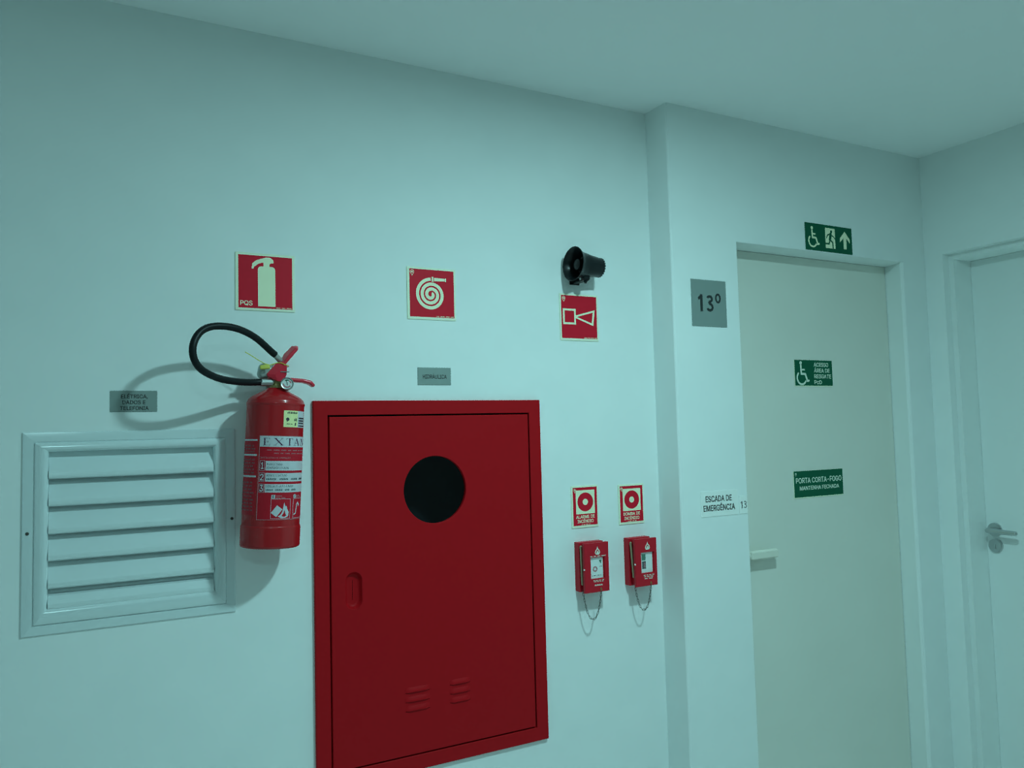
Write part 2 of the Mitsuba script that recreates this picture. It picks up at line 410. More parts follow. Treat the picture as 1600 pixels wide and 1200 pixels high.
obj('window_pane', trimesh.Trimesh(pv, np.stack([np.arange(64), (np.arange(64) + 1) % 64, np.full(64, 64)], 1), process=False), 'tinted_glass', dk, smooth=False, label='round dark glass window')
def ringpts(c, r_, w_, n=24):
    q = []
    for (cx_, cz_), a0 in ((c[0], 0.0), (c[1], math.pi)):
        for t_ in np.linspace(a0, a0 + math.pi, n):
            q.append((cx_ + r_ * math.cos(t_), cz_ + r_ * math.sin(t_), w_))
    return np.array(q)
cc = ((0.6465, 1.0865), (0.6465, 1.0345))
rings = [ringpts(cc, 0.0235 * k, wv) for k, wv in ((1.0, 0.0115), (0.96, 0.0108), (0.88, 0.0075), (0.78, 0.0025), (0.66, -0.001), (0.4, -0.002), (0.02, -0.0022))]
obj('pull_recess', wallmap(loft(rings), 0, 0, 0), 'red_paint', dk, smooth=True, label='pressed finger pull')
for x0, x1, z in LOUV:
    n = 13
    sec = [(0.0, 0.0005), (0.0042, 0.0015), (0.0046, 0.004), (0.0035, 0.008), (0.0012, 0.0125), (0.0, 0.015)]
    v, f = [], []
    for i, t_ in enumerate(np.linspace(0, 1, n)):
        k = min(1.0, 5 * min(t_, 1 - t_)) ** 0.5
        for wv, zv in sec:
            v.append((x0 + t_ * (x1 - x0), z + zv, 0.0115 + wv * k))
    for i in range(n - 1):
        for j in range(1, len(sec) - 1):
            p0 = i * 6 + j
            f += [[p0, p0 + 6, p0 + 7], [p0, p0 + 7, p0 + 1]]
    obj('louvre', wallmap(trimesh.Trimesh(np.array(v), np.array(f), process=False), 0, 0, 0), 'red_paint', dk, smooth=True)

# ------------------------------------------------------------------ signs
def emblem(u, v, s):
    g = Point(u, v).buffer(0.5 * s).union(Polygon([(u - 0.42 * s, v - 0.25 * s), (u + 0.42 * s, v - 0.25 * s), (u, v - 0.95 * s)]))
    g = g.difference(g.buffer(-0.12 * s)).union(Point(u, v).buffer(0.22 * s))
    return g

W0 = 0.003
def plate(t, x0, x1, z0, z1, y, m='cream_edge', w=W0):
    obj('panel', wallmap(put(cbox(0, x1 - x0, 0, z1 - z0, 0, w, 0.0005)), x0, y, z0), m, t, smooth=False)

def layer(t, name, g, x0, y, z0, m, lvl=1, label=None, w=W0):
    return obj(name, wallmap(extr(g, w - 0.0002 + 0.0004 * (lvl - 1), w + 0.0004 * lvl), x0, y, z0), m, t, smooth=False, label=label)

def letters(t, rows, x0, y, z0, m, lvl=2, name='lettering', w=W0):
    """rows: (text, left u, width, base v, cap height, bold)"""
    for s, u, wd, v, cap, bold in rows:
        obj(name, wallmap(text(s, cap, wd, u, v, w + 0.0004 * (lvl - 1) - 0.0001, 0.0005, bold), x0, y, z0), m, t, smooth=False)

rng = random.Random(7)
# extinguisher sign 15 x 15 cm
t = thing('extinguisher_sign', 'square red sign with a pale extinguisher pictogram and the letters PQS', 'sign')
x0, z0, s = 0.3497, 1.7990, 0.150
plate(t, x0, x0 + s, z0, z0 + s, 0)
layer(t, 'red_field', sbox(0.0075, 0.0065, s - 0.0065, s - 0.0065), x0, 0, z0, 'red_print')
body = sbox(0.058, 0.012, 0.104, 0.098).union(sbox(0.058, 0.09, 0.104, 0.104).intersection(Polygon([(0.058, 0.09), (0.104, 0.09), (0.104, 0.1095), (0.095, 0.1165), (0.067, 0.1165), (0.058, 0.1095)])))
body = unary_union([sbox(0.058, 0.0125, 0.1040, 0.108), LineString([(0.067, 0.108), (0.095, 0.108)]).buffer(0.009), sbox(0.073, 0.112, 0.089, 0.131),
                    LineString([(0.081, 0.134), (0.068, 0.132), (0.056, 0.127), (0.048, 0.1205)]).buffer(0.0052), LineString([(0.047, 0.1195), (0.0445, 0.112)]).buffer(0.0030),
                    Polygon([(0.070, 0.128), (0.071, 0.137), (0.082, 0.1405), (0.092, 0.1395), (0.098, 0.134), (0.091, 0.126)]).buffer(0.0012), LineString([(0.088, 0.1315), (0.096, 0.130)]).buffer(0.0038)])
layer(t, 'pictogram', affinity.translate(affinity.scale(body, 0.96, 1.0), -0.0028, -0.0008), x0, 0, z0, 'cream_print', 2)
letters(t, [('PQS', 0.0115, 0.031, 0.0130, 0.0118, True)], x0, 0, z0, 'cream_print')
layer(t, 'fine_print', ptext_bars(rng, 0.102, 0.142, 0.0078, 0.0026, 3, 0), x0, 0, z0, 'cream_print', 2)

# hose sign
t = thing('hose_sign', 'square red sign with a pale coiled hose pictogram', 'sign')
x0, z0 = 0.8150, 1.7970
plate(t, x0, x0 + s, z0, z0 + s, 0)
layer(t, 'red_field', sbox(0.0075, 0.0075, s - 0.0055, s - 0.0055), x0, 0, z0, 'red_print')
cu, cv = 0.0725, 0.0725
pts = []
for th in np.linspace(0.6, 2 * np.pi * 3.0, 240):
    rr = 0.0141 * th / (2 * np.pi) + 0.0026
    ang = -th + 2 * np.pi * 3.0 + math.pi / 2     # outer end at the top
    pts.append((cu + rr * math.cos(ang), cv + rr * math.sin(ang)))
ex, ez = pts[-1]
coil = LineString(pts).buffer(0.0048, cap_style=2)
noz = unary_union([sbox(ex + 0.0030, ez - 0.0072, ex + 0.0085, ez + 0.0072), Polygon([(ex + 0.0105, ez - 0.005), (ex + 0.0105, ez + 0.005), (ex + 0.043, ez + 0.004), (ex + 0.043, ez - 0.004)]), sbox(ex + 0.044, ez - 0.0055, ex + 0.048, ez + 0.0055)])
layer(t, 'pictogram', coil.union(noz), x0, 0, z0, 'cream_print', 2)
layer(t, 'emblem', emblem(0.0155, 0.1355, 0.0125), x0, 0, z0, 'cream_print', 2)
layer(t, 'fine_print', ptext_bars(rng, 0.088, 0.142, 0.0088, 0.0032, 4, 0), x0, 0, z0, 'cream_print', 2)

# siren sign
t = thing('siren_sign', 'square red sign with a pale outlined horn pictogram under the black siren', 'sign')
x0, z0 = 1.3217, 1.7529
sw, sh = 0.1436, 0.1479
plate(t, x0, x0 + sw, z0, z0 + sh, 0)
layer(t, 'red_field', sbox(0.0055, 0.0075, sw - 0.0055, sh - 0.005), x0, 0, z0, 'red_print')
sq = sbox(0.0105, 0.0510, 0.0585, 0.1010)
sq = sq.difference(sq.buffer(-0.0065, join_style=2))
tri = Polygon([(0.0585, 0.0805), (0.0585, 0.0715), (0.124, 0.0490), (0.131, 0.1005)])
tri = tri.difference(Polygon([(0.063, 0.0758), (0.118, 0.0575), (0.123, 0.0920)]))
layer(t, 'pictogram', sq.union(tri), x0, 0, z0, 'cream_print', 2)
layer(t, 'emblem', emblem(0.0145, 0.1335, 0.0125), x0, 0, z0, 'cream_print', 2)
layer(t, 'fine_print', ptext_bars(rng, 0.088, 0.136, 0.0085, 0.0030, 4, 0), x0, 0, z0, 'cream_print', 2)

# the two button signs
def button_sign(name, label, x0, z0, sw, sh, words):
    t = thing(name, label, 'sign')
    plate(t, x0, x0 + sw, z0, z0 + sh, 0)
    layer(t, 'red_field', sbox(0.0060, 0.0075, sw - 0.0045, sh - 0.0055), x0, 0, z0, 'red_print')
    sqr = sbox(0.0160, 0.0425, sw - 0.0135, sh - 0.0140)
    c = ((0.0160 + sw - 0.0135) / 2, 0.0425 + (sh - 0.0565) / 2)
    disc = Point(c).buffer(0.0292, 40).difference(Point(c).buffer(0.0098, 24))
    layer(t, 'pictogram', sqr.difference(disc), x0, 0, z0, 'cream_print', 2)
    letters(t, words, x0, 0, z0, 'cream_print')
    layer(t, 'emblem', emblem(0.0125, sh - 0.0135, 0.0095), x0, 0, z0, 'cream_print', 3)
    layer(t, 'fine_print', ptext_bars(rng, 0.035, 0.068, 0.0088, 0.0022, 4, 0), x0, 0, z0, 'cream_print', 2)
button_sign('alarm_sign', 'small upright red sign with a ring and the words alarme de incêndio', 1.3432, 1.1677, 0.0996, 0.1302,
            [('ALARME DE', 0.0155, 0.0690, 0.0290, 0.0098, True), ('INCÊNDIO', 0.0200, 0.0600, 0.0150, 0.0098, True)])
button_sign('pump_sign', 'small upright red sign with a ring and the words bomba de incêndio', 1.5221, 1.1652, 0.1003, 0.1277,
            [('BOMBA DE', 0.0170, 0.0660, 0.0285, 0.0096, True), ('INCÊNDIO', 0.0200, 0.0600, 0.0145, 0.0096, True)])

# silver plates
def thirteen(u, v, h, w, b):
    """The numerals 13 of a plain sans: height h, total width w, stroke b."""
    d = 0.49 * w                                   # width of the 3
    x1 = u + 0.30 * w
    one = unary_union([sbox(x1 - b, v, x1, v + h), Polygon([(x1 - b * 0.6, v + h), (u, v + h * 0.80), (u + b * 0.45, v + h * 0.80 - b * 0.75), (x1 - b * 0.2, v + h - b * 0.6)])])
    cx, r1, r2 = u + w - d * 0.52, 0.245 * h - b / 2, 0.275 * h - b / 2
    kx = (d * 0.5 - b * 0.5)
    top = [(cx + kx * 0.88 * math.cos(q), v + h - b / 2 - r1 + r1 * math.sin(q)) for q in np.linspace(math.radians(158), math.radians(-80), 24)]
    bot = [(cx + kx * math.cos(q), v + b / 2 + r2 + r2 * math.sin(q)) for q in np.linspace(math.radians(80), math.radians(-158), 24)]
    mid = (cx - kx * 0.35, top[-1][1])
    b *= 0.80
    three = unary_union([LineString(top + [mid]).buffer(b / 2, cap_style=2), LineString([mid] + bot).buffer(b / 2, cap_style=2), LineString([mid, bot[0]]).buffer(b / 2, cap_style=2)])
    return one.union(three)
t = thing('electrical_plate', 'small grey metal plate reading elétrica, dados e telefonia above the vent', 'sign')
x0, z0 = 0.0655, 1.5410
plate(t, x0, x0 + 0.1025, z0, z0 + 0.0507, 0, 'silver_plate', 0.0015)
letters(t, [('ELÉTRICA,', 0.0235, 0.058, 0.0328, 0.0088, True), ('DADOS E', 0.0265, 0.050, 0.0188, 0.0088, True), ('TELEFONIA', 0.0215, 0.062, 0.0048, 0.0088, True)], x0, 0, z0, 'black_print', 1, w=0.0015)
t = thing('hydraulics_plate', 'small grey metal plate reading hidráulica above the red cabinet', 'sign')
x0, z0 = 0.8427, 1.6095
plate(t, x0, x0 + 0.1028, z0, z0 + 0.0503, 0, 'silver_plate', 0.0015)
letters(t, [('HIDRÁULICA', 0.0155, 0.0735, 0.0190, 0.0110, True)], x0, 0, z0, 'black_print', 1, w=0.0015)
t = thing('floor_number_plate', 'square brushed grey metal plate with the floor number 13º', 'sign')
x0, z0 = 1.7643, 1.8021
plate(t, x0, x0 + 0.1523, z0, z0 + 0.1566, YB, 'silver_plate', 0.0015)
og = [affinity.translate(affinity.scale(Point(0, 0).buffer(1, 24), 0.0125, 0.0165), 0.1150, 0.0970)]
layer(t, 'lettering', unary_union([thirteen(0.0270, 0.0500, 0.0570, 0.0690, 0.0105), og[0].difference(affinity.scale(og[0], 0.0058 / 0.0125, 0.0098 / 0.0165))]), x0, YB, z0, 'black_print', 1, w=0.0015)
t = thing('stair_plate', 'white plate with black words escada de emergência beside the fire door', 'sign')
x0, z0 = 1.7710, 1.1790
plate(t, x0, x0 + 0.1590, z0, z0 + 0.0830, YB, 'white_plate', 0.002)
letters(t, [('ESCADA DE', 0.0190, 0.1130, 0.0480, 0.0185, True), ('EMERGÊNCIA', 0.0090, 0.1360, 0.0185, 0.0185, True)], x0, YB, z0, 'black_print', 1, w=0.002)
t = thing('number_plate', 'tiny white plate with the number 13 at the edge of the fire door opening', 'sign')
x0, z0 = 1.9365, 1.1790
plate(t, x0, x0 + 0.0365, z0, z0 + 0.0600, YB, 'white_plate', 0.002)
layer(t, 'lettering', thirteen(0.0045, 0.0185, 0.0235, 0.0285, 0.0030), x0, YB, z0, 'black_print', 1, w=0.002)

# green signs
def wheelchair(u, v, k):
    """ISA-like wheelchair user, about k tall, lower left corner at u, v."""
    L = lambda pts, b: LineString([(u + a * k, v + c * k) for a, c in pts]).buffer(b * k, cap_style=2, join_style=1)
    arc = [(0.30 + 0.27 * math.cos(q), 0.29 + 0.27 * math.sin(q)) for q in np.linspace(math.radians(128), math.radians(335), 30)]
    return unary_union([Point(u + 0.27 * k, v + 0.925 * k).buffer(0.075 * k), L([(0.27, 0.84), (0.285, 0.46), (0.52, 0.46), (0.64, 0.16), (0.755, 0.19)], 0.045),
                        L([(0.28, 0.64), (0.50, 0.64)], 0.036), L(arc, 0.040)])
def running_man(u, v, k, wd):
    """A doorway panel with the running figure cut out of it."""
    P = lambda a, c: (u + a * wd, v + c * k)
    man = unary_union([Point(P(0.62, 0.83)).buffer(0.075 * k), LineString([P(0.55, 0.70), P(0.47, 0.44)]).buffer(0.085 * k),
                       LineString([P(0.60, 0.66), P(0.84, 0.60), P(0.98, 0.50)]).buffer(0.032 * k), LineString([P(0.50, 0.70), P(0.25, 0.66), P(0.12, 0.50)]).buffer(0.032 * k),
                       LineString([P(0.50, 0.42), P(0.74, 0.30), P(0.76, 0.03)]).buffer(0.042 * k), LineString([P(0.46, 0.40), P(0.36, 0.22), P(0.04, 0.22)]).buffer(0.042 * k)])
    return sbox(u, v, u + wd, v + k).difference(man)
t = thing('exit_sign', 'dark green sign with wheelchair, running figure and arrow above the fire door', 'sign')
x0, z0, sw, sh = 2.3132, 2.1048, 0.2485, 0.0995
obj('panel', wallmap(cbox(0, sw, 0, sh, 0, 0.003, 0.0005), x0, YB, z0), 'green_print', t, smooth=False)
arrow = Polygon([(0.2085, 0.017), (0.2085, 0.060), (0.1895, 0.0405), (0.1895, 0.056), (0.2165, 0.084), (0.2435, 0.056), (0.2435, 0.0405), (0.2245, 0.060), (0.2245, 0.017)])
layer(t, 'wheelchair_pictogram', wheelchair(0.0125, 0.0110, 0.077), x0, YB, z0, 'cream_print', 1)
layer(t, 'runner_pictogram', running_man(0.103, 0.0135, 0.0755, 0.0520), x0, YB, z0, 'cream_print', 1)
layer(t, 'arrow', affinity.translate(arrow, -0.008, 0), x0, YB, z0, 'cream_print', 1)
t = thing('refuge_sign', 'dark green sign with a wheelchair and words acesso área de resgate on the fire door', 'sign')
x0, z0, sw, sh = 2.3262, 1.6125, 0.2005, 0.0985
plate(t, x0, x0 + sw, z0, z0 + sh, YD, 'cream_edge')
layer(t, 'green_field', sbox(0.0, 0.003, sw, sh), x0, YD, z0, 'green_print')
layer(t, 'pictogram', wheelchair(0.0080, 0.0060, 0.088), x0, YD, z0, 'pale_print', 2)
letters(t, [('ACESSO', 0.1010, 0.0790, 0.0750, 0.0145, True), ('ÁREA DE', 0.1010, 0.0850, 0.0530, 0.0145, True), ('RESGATE', 0.1010, 0.0920, 0.0310, 0.0145, True), ('PcD', 0.1010, 0.0400, 0.0090, 0.0145, True)], x0, YD, z0, 'pale_print')
t = thing('fire_door_sign', 'dark green sign with words porta corta-fogo mantenha fechada on the fire door', 'sign')
x0, z0, sw, sh = 2.2958, 1.2015, 0.2595, 0.0990
plate(t, x0, x0 + sw, z0, z0 + sh, YD, 'cream_edge')
layer(t, 'green_field', sbox(0.0, 0.0035, sw, sh), x0, YD, z0, 'green_print')
letters(t, [('PORTA CORTA-FOGO', 0.0090, 0.2430, 0.0550, 0.0185, True), ('MANTENHA FECHADA', 0.0270, 0.2100, 0.0290, 0.0140, True)], x0, YD, z0, 'pale_print')
layer(t, 'emblem', emblem(0.0095, 0.0890, 0.0090), x0, YD, z0, 'pale_print', 2)

# ------------------------------------------------------------------ siren horn
t = thing('siren_horn', 'black plastic siren horn on a bracket above the horn sign', 'siren')
SX, SY, SZ = 1.335, -0.066, 1.9825      # centre of the bell's mouth; the axis runs along x
ax = np.array([-math.cos(math.radians(4)), -math.sin(math.radians(4)), 0.035])
ax /= np.linalg.norm(ax)
e1 = np.cross(ax, [0, 0, 1.0]); e1 /= np.linalg.norm(e1)
e2 = np.cross(ax, e1)
def along(m):      # lathe axis z -> siren axis (z = 0 at the mouth, negative behind)
    return put(m, (SX, SY, SZ), e1, e2, ax)
bell = lathe([(0.020, -0.052), (0.0385, -0.036), (0.0420, -0.022), (0.0455, -0.012), (0.0520, -0.003), (0.0535, 0.000), (0.0525, 0.001), (0.0500, -0.001), (0.0430, -0.011), (0.0385, -0.022), (0.030, -0.045), (0.0, -0.046)], 56)
obj('bell', along(bell), 'black_plastic', t)
obj('phase_plug', along(lathe([(0.0, -0.010), (0.010, -0.0105), (0.0165, -0.014), (0.019, -0.021), (0.0185, -0.045)], 36)), 'black_plastic', t)
bk = lathe([(0.0, -0.106), (0.024, -0.106), (0.0275, -0.1045), (0.030, -0.100), (0.0345, -0.060), (0.0385, -0.040), (0.0395, -0.020)], 48)
ribs = [hull(np.vstack([put(trimesh.creation.box((0.0032, 0.0036, 0.024)), (rr_ * math.cos(q), rr_ * math.sin(q), -0.0925), (math.cos(q), math.sin(q), 0), (-math.sin(q), math.cos(q), 0), (0, 0, 1)).vertices for rr_ in (0.0292,)])) for q in np.linspace(0, 2 * math.pi, 22, endpoint=False)]
obj('driver_housing', along(cat(bk, *ribs)), 'black_plastic', t)
bp = np.array([SX + 0.045, -0.006, SZ - 0.036])
obj('bracket', cat(cbox(bp[0] - 0.018, bp[0] + 0.018, -0.004, 0.0, SZ - 0.052, SZ + 0.02, 0.001), cbox(bp[0] - 0.010, bp[0] + 0.010, -0.070, -0.003, SZ - 0.0495, SZ - 0.0455, 0.001),
                   cbox(bp[0] - 0.012, bp[0] + 0.012, -0.074, -0.056, SZ - 0.0475, SZ - 0.034, 0.002)), 'black_plastic', t)
obj('bolt', cat(cyl((bp[0], -0.065, SZ - 0.058), (bp[0], -0.065, SZ - 0.046), 0.004), cyl((bp[0], -0.065, SZ - 0.0535), (bp[0], -0.065, SZ - 0.0490), 0.0065, 6)), 'black_plastic', t)

# ------------------------------------------------------------------ call points
def chain_mesh(p0, p1, sag, pitch=0.0088, wire=0.00075):
    """Links along a hanging loop from p0 to p1."""
    n = 400
    tt = np.linspace(-1, 1, n)
    u = (np.cosh(2.1 * tt) - np.cosh(2.1)) / (np.cosh(2.1) - 1)
    p = np.array(p0) + (np.array(p1) - np.array(p0)) * ((tt + 1) / 2)[:, None] + np.array([0, sag, 0]) * u[:, None]
    d = np.r_[0, np.cumsum(np.linalg.norm(np.diff(p, axis=0), axis=1))]
    k = int(d[-1] / pitch)
    s = np.linspace(0, d[-1], k + 1)
    q = np.stack([np.interp(s, d, p[:, i]) for i in range(3)], 1)
    ms = []
    for i in range(k):
        a_, b_ = q[i], q[i + 1]
        z_ = (b_ - a_) / np.linalg.norm(b_ - a_)
        x_ = np.cross(z_, [0, 1, 0.01]); x_ /= np.linalg.norm(x_)
        y_ = np.cross(z_, x_)
        if i % 2:
            x_, y_ = y_, -x_
        hl, hw = pitch * 0.5 + 0.0008, 0.0022
        loop = [(hw * math.cos(g), 0, (hl - hw) * (1 if math.sin(g) >= 0 else -1) + hw * math.sin(g)) for g in np.linspace(0, 2 * np.pi, 15)[:-1]]
        lp = np.array(loop + [loop[0]])
        ms.append(put(tube(lp, wire, 6, False), (a_ + b_) / 2, x_, y_, z_))
    return ms

def flame(u, v, k):
    outer = Polygon([(u + k * a_, v + k * b_) for a_, b_ in ((0, 1), (.10, .72), (.30, .52), (.38, .25), (.26, .02), (.10, 0), (-.10, 0), (-.26, .02), (-.38, .25), (-.28, .5), (-.08, .72))])
    inner = Polygon([(u + k * a_, v + k * b_) for a_, b_ in ((0.02, .86), (.02, .66), (.22, .45), (.26, .25), (.20, .1), (-.22, .1), (-.26, .25), (-.18, .48), (-.02, .66))])
    core = Polygon([(u + k * a_, v + k * b_) for a_, b_ in ((0.03, .52), (.16, .32), (.17, .12), (.1, .04), (-.10, .04), (-.15, .15), (-.08, .3))])
    return outer.difference(inner).union(core).buffer(0.0003)

def call_point(name, label, x0, z0, w, h, dep, second):
    t = thing(name, label, 'call point')
    f0 = dep - 0.009
    obj('back_box', wallmap(cat(cbox(0, w, 0, h, 0, 0.026, 0.001), cbox(0.009, w - 0.004, 0.004, h - 0.004, 0.02, f0 + 0.001, 0.001)), x0, 0, z0), 'red_plastic', t, smooth=False)
    win = sbox(0.0225, 0.0405, 0.0750, 0.1050)
    fr = sbox(0, 0, w, h).difference(win)
    fm = cat(extr(sbox(0.0008, 0.0008, w - 0.0008, h - 0.0008).difference(win), f0 + 0.002, dep), extr(fr, f0, dep - 0.0008))
    obj('front_cover', wallmap(fm, x0, 0, z0), 'red_plastic', t, smooth=False)
    obj('inner_card', wallmap(cbox(0.0150, 0.0725, 0.0330, 0.1080, f0 - 0.006, f0 + 0.0015, 0.0004), x0, 0, z0), 'card_white', t, smooth=False, label='white card behind the window')
    c0 = f0 + 0.0015
    def on_card(nm, g, m, lab=None):
        obj(nm, wallmap(extr(g, c0 - 0.0001, c0 + 0.0004), x0, 0, z0), m, t, smooth=False, label=lab)
    if second:
        on_card('green_block', sbox(0.0300, 0.0790, 0.0450, 0.0985), 'card_green', 'green block on the card')
        on_card('dark_block', sbox(0.0310, 0.0525, 0.0455, 0.0760), 'card_dark', 'dark block on the card')
        on_card('red_mark', sbox(0.0375, 0.0565, 0.0435, 0.0720), 'label_pink')
    else:
        on_card('red_ring', Point(0.0430, 0.0685).buffer(0.0085).difference(Point(0.0430, 0.0685).buffer(0.0042)), 'label_pink', 'red ring on the card')
        on_card('green_dot', Polygon([(0.0595, 0.0935), (0.0660, 0.0945), (0.0640, 0.0860)]).buffer(0.0012), 'card_green')
        on_card('card_print', unary_union([sbox(0.0235, 0.0880, 0.0255, 0.0920), sbox(0.0600, 0.0745, 0.0690, 0.0758), sbox(0.0235, 0.0680, 0.0275, 0.0692), sbox(0.0260, 0.0520, 0.0278, 0.0550), ptext_bars(rng, 0.030, 0.066, 0.0480, 0.0018, 5, 0)]), 'card_dark')
    def on_front(nm, g, m='pale_print'):
        obj(nm, wallmap(extr(g, dep - 0.0001, dep + 0.0004), x0, 0, z0), m, t, smooth=False)
    on_front('flame_emblem', flame(0.0485, 0.1130, 0.0245))
    if second:
        g = unary_union([ptext_bars(rng, 0.030, 0.072, 0.0325, 0.0030, 4, 0), ptext_bars(rng, 0.032, 0.068, 0.0275, 0.0030, 3, 0), ptext_bars(rng, 0.034, 0.066, 0.0215, 0.0036, 2, 0)])
    else:
        g = unary_union([ptext_bars(rng, 0.021, 0.079, 0.1070, 0.0030, 4, 0), ptext_bars(rng, 0.030, 0.070, 0.0345, 0.0026, 4, 0), ptext_bars(rng, 0.032, 0.068, 0.0305, 0.0026, 4, 0), ptext_bars(rng, 0.035, 0.064, 0.0190, 0.0048, 1, 0)])
    on_front('fine_print', g)
    # pane of the window
    obj('window_pane', wallmap(trimesh.Trimesh([(0.0215, 0.0395, f0 + 0.004), (0.076, 0.0395, f0 + 0.004), (0.076, 0.106, f0 + 0.004), (0.0215, 0.106, f0 + 0.004)], [[0, 1, 2], [0, 2, 3]], process=False), x0, 0, z0), 'pane_glass', t, smooth=False)
    # the little hammer bar in the slot at the left side, and its chain
    hy = 0.5 * (0.026 + f0) - 0.001
    if second:
        hp = (0.0035, 0.0300, hy + 0.006), (0.0030, h - 0.013, hy - 0.004)
    else:
        hp = (0.0035, 0.0250, hy), (0.0035, h - 0.011, hy - 0.003)
    obj('hammer', wallmap(balls((hp[0], 0.0038), (hp[1], 0.0038)), x0, 0, z0), 'olive_metal', t, label='olive metal breaker bar')
    obj('latch_knob', wallmap(balls(((0.0012, 0.5 * h - 0.004, dep - 0.003), 0.0032)), x0, 0, z0), 'white_plate', t)
    hk = (0.0575, 0.0105, dep)
    obj('hook', wallmap(cat(balls((hk, 0.0022), ((0.0575, 0.0105, dep + 0.002), 0.0016)), tube([(0.0575 + 0.0028 * math.sin(g), 0.0070 + 0.0028 * math.cos(g), dep + 0.0012) for g in np.linspace(0, 2 * np.pi, 13)], 0.0007, 6)), x0, 0, z0), 'brass', t)
    links = chain_mesh((0.0040 if not second else 0.011, 0.008 if not second else 0.004, hy), (0.0575, 0.0030, dep + 0.0015), 0.088 if not second else 0.080)
    obj('chain', wallmap(cat(*links), x0, 0, z0), 'chain_metal', t, label='thin hanging steel chain', kind='stuff')
call_point('alarm_call_point', 'small red wall box with window, ring card and chain under the fire alarm sign', 1.3506, 0.9770, 0.0895, 0.1490, 0.0545, False)
call_point('pump_call_point', 'small red wall box with window, green card and chain under the fire pump sign', 1.5385, 0.9755, 0.0850, 0.1480, 0.0590, True)

# ------------------------------------------------------------------ fire extinguisher
ext = thing('fire_extinguisher', 'red fire extinguisher with a black looped hose hanging beside the cabinet', 'fire extinguisher')
BX, BY, BZ, TILT = 0.4161, -0.0750, 1.2053, math.radians(2.84)
R = 0.0688
def E(m):
    return put(m, (BX, BY, BZ), (math.cos(TILT), 0, -math.sin(TILT)), (0, 1, 0), (math.sin(TILT), 0, math.cos(TILT)))
def wrap(m, a0, rad=R, v0=0.0, sub=0.006):
    """(u, v, w) -> around the cylinder, u = 0 at azimuth a0 (0 faces -y)."""
    if sub:
        m = trimesh.Trimesh(*trimesh.remesh.subdivide_to_size(m.vertices, m.faces, sub), process=False)
    q = np.array(m.vertices)
    a_ = a0 + q[:, 0] / R
    rr = rad + q[:, 2]
    return E(trimesh.Trimesh(np.stack([rr * np.sin(a_), -rr * np.cos(a_), v0 + q[:, 1]], 1), m.faces, process=False))
prof = [(0.0, 0.0005), (0.0655, 0.0), (0.0695, 0.002), (0.0710, 0.006), (0.0712, 0.0490), (0.0700, 0.0525), (R, 0.0545), (R, 0.345), (0.0694, 0.3458), (0.0699, 0.3470), (0.0701, 0.3490), (0.0699, 0.3510), (0.0693, 0.3524), (0.0684, 0.3532), (0.0681, 0.3545), (0.0678, 0.3558), (0.0671, 0.3578), (0.0658, 0.3602), (0.0638, 0.3626), (0.0610, 0.3650), (0.0560, 0.3684), (0.0470, 0.3735), (0.0350, 0.3795), (0.0255, 0.3860), (0.0215, 0.3895), (0.0, 0.3895)]
obj('cylinder', E(lathe(prof, 128)), 'red_gloss', ext, smooth=50)
obj('neck_nut', E(cat(cyl((0, 0, 0.389), (0, 0, 0.396), 0.0165, 32), cyl((0, 0, 0.395), (0, 0, 0.408), 0.0125, 6), cyl((0, 0, 0.406), (0, 0, 0.412), 0.0110))), 'brass', ext)
valve = obj('valve_body', E(cat(balls(((-0.0315, 0.010, 0.4385), 0.0130), ((-0.0345, 0.010, 0.4240), 0.0125), ((-0.004, 0.008, 0.4320), 0.0130)), cyl((0, 0, 0.408), (0, 0, 0.44), 0.0125), cyl((-0.034, -0.004, 0.4017), (0.0, 0, 0.4070), 0.0075), cyl((-0.040, -0.004, 0.4013), (-0.012, -0.004, 0.4030), 0.0088, 8))), 'zinc', ext)
ym = hull([(x, -0.0190, z) for x, z in ((-0.0085, 0.4220), (0.0100, 0.4450), (0.0190, 0.4470), (0.0190, 0.4240), (0.0125, 0.4045), (-0.0020, 0.4065))] +
          [(x, -0.0120, z) for x, z in ((-0.0270, 0.4235), (-0.0050, 0.4520), (0.0110, 0.4565), (-0.0245, 0.4180))] + [(x, 0.0170, z) for x, z in ((-0.0270, 0.4235), (-0.0050, 0.4520), (0.0190, 0.4470), (0.0125, 0.4045), (-0.0150, 0.4080))])
obj('valve_yoke', E(ym), 'lever_red', ext, smooth=15)
obj('pin', E(cyl((0.004, -0.019, 0.4300), (0.0245, -0.023, 0.4305), 0.0013, 10)), 'steel', ext)
obj('squeeze_lever', E(balls(((0.0120, -0.0100, 0.4490), 0.0040), ((0.0105, 0.0100, 0.4520), 0.0040), ((0.0250, -0.0115, 0.4700), 0.0042), ((0.0195, 0.0110, 0.4745), 0.0042), ((0.0425, -0.0085, 0.4905), 0.0048), ((0.0375, 0.0085, 0.4950), 0.0048), ((0.0445, 0.0, 0.4950), 0.0050), n=3)), 'lever_red', ext)
obj('carry_handle', E(cat(balls(((0.008, -0.0095, 0.4130), 0.0048), ((0.008, 0.0095, 0.4130), 0.0048), ((0.0640, -0.0095, 0.4115), 0.0048), ((0.0640, 0.0095, 0.4115), 0.0048), n=3),
                          balls(((0.0640, -0.0095, 0.4115), 0.0048), ((0.0640, 0.0095, 0.4115), 0.0048), ((0.0820, -0.0090, 0.4078), 0.0050), ((0.0820, 0.0090, 0.4078), 0.0050), n=3),
                          balls(((0.0820, -0.0090, 0.4078), 0.0050), ((0.0820, 0.0090, 0.4078), 0.0050), ((0.0892, -0.0065, 0.4020), 0.0046), ((0.0892, 0.0065, 0.4020), 0.0046), n=3))), 'lever_red', ext)
gdir = np.array([-0.16, -0.98, 0.10]); gdir /= np.linalg.norm(gdir)
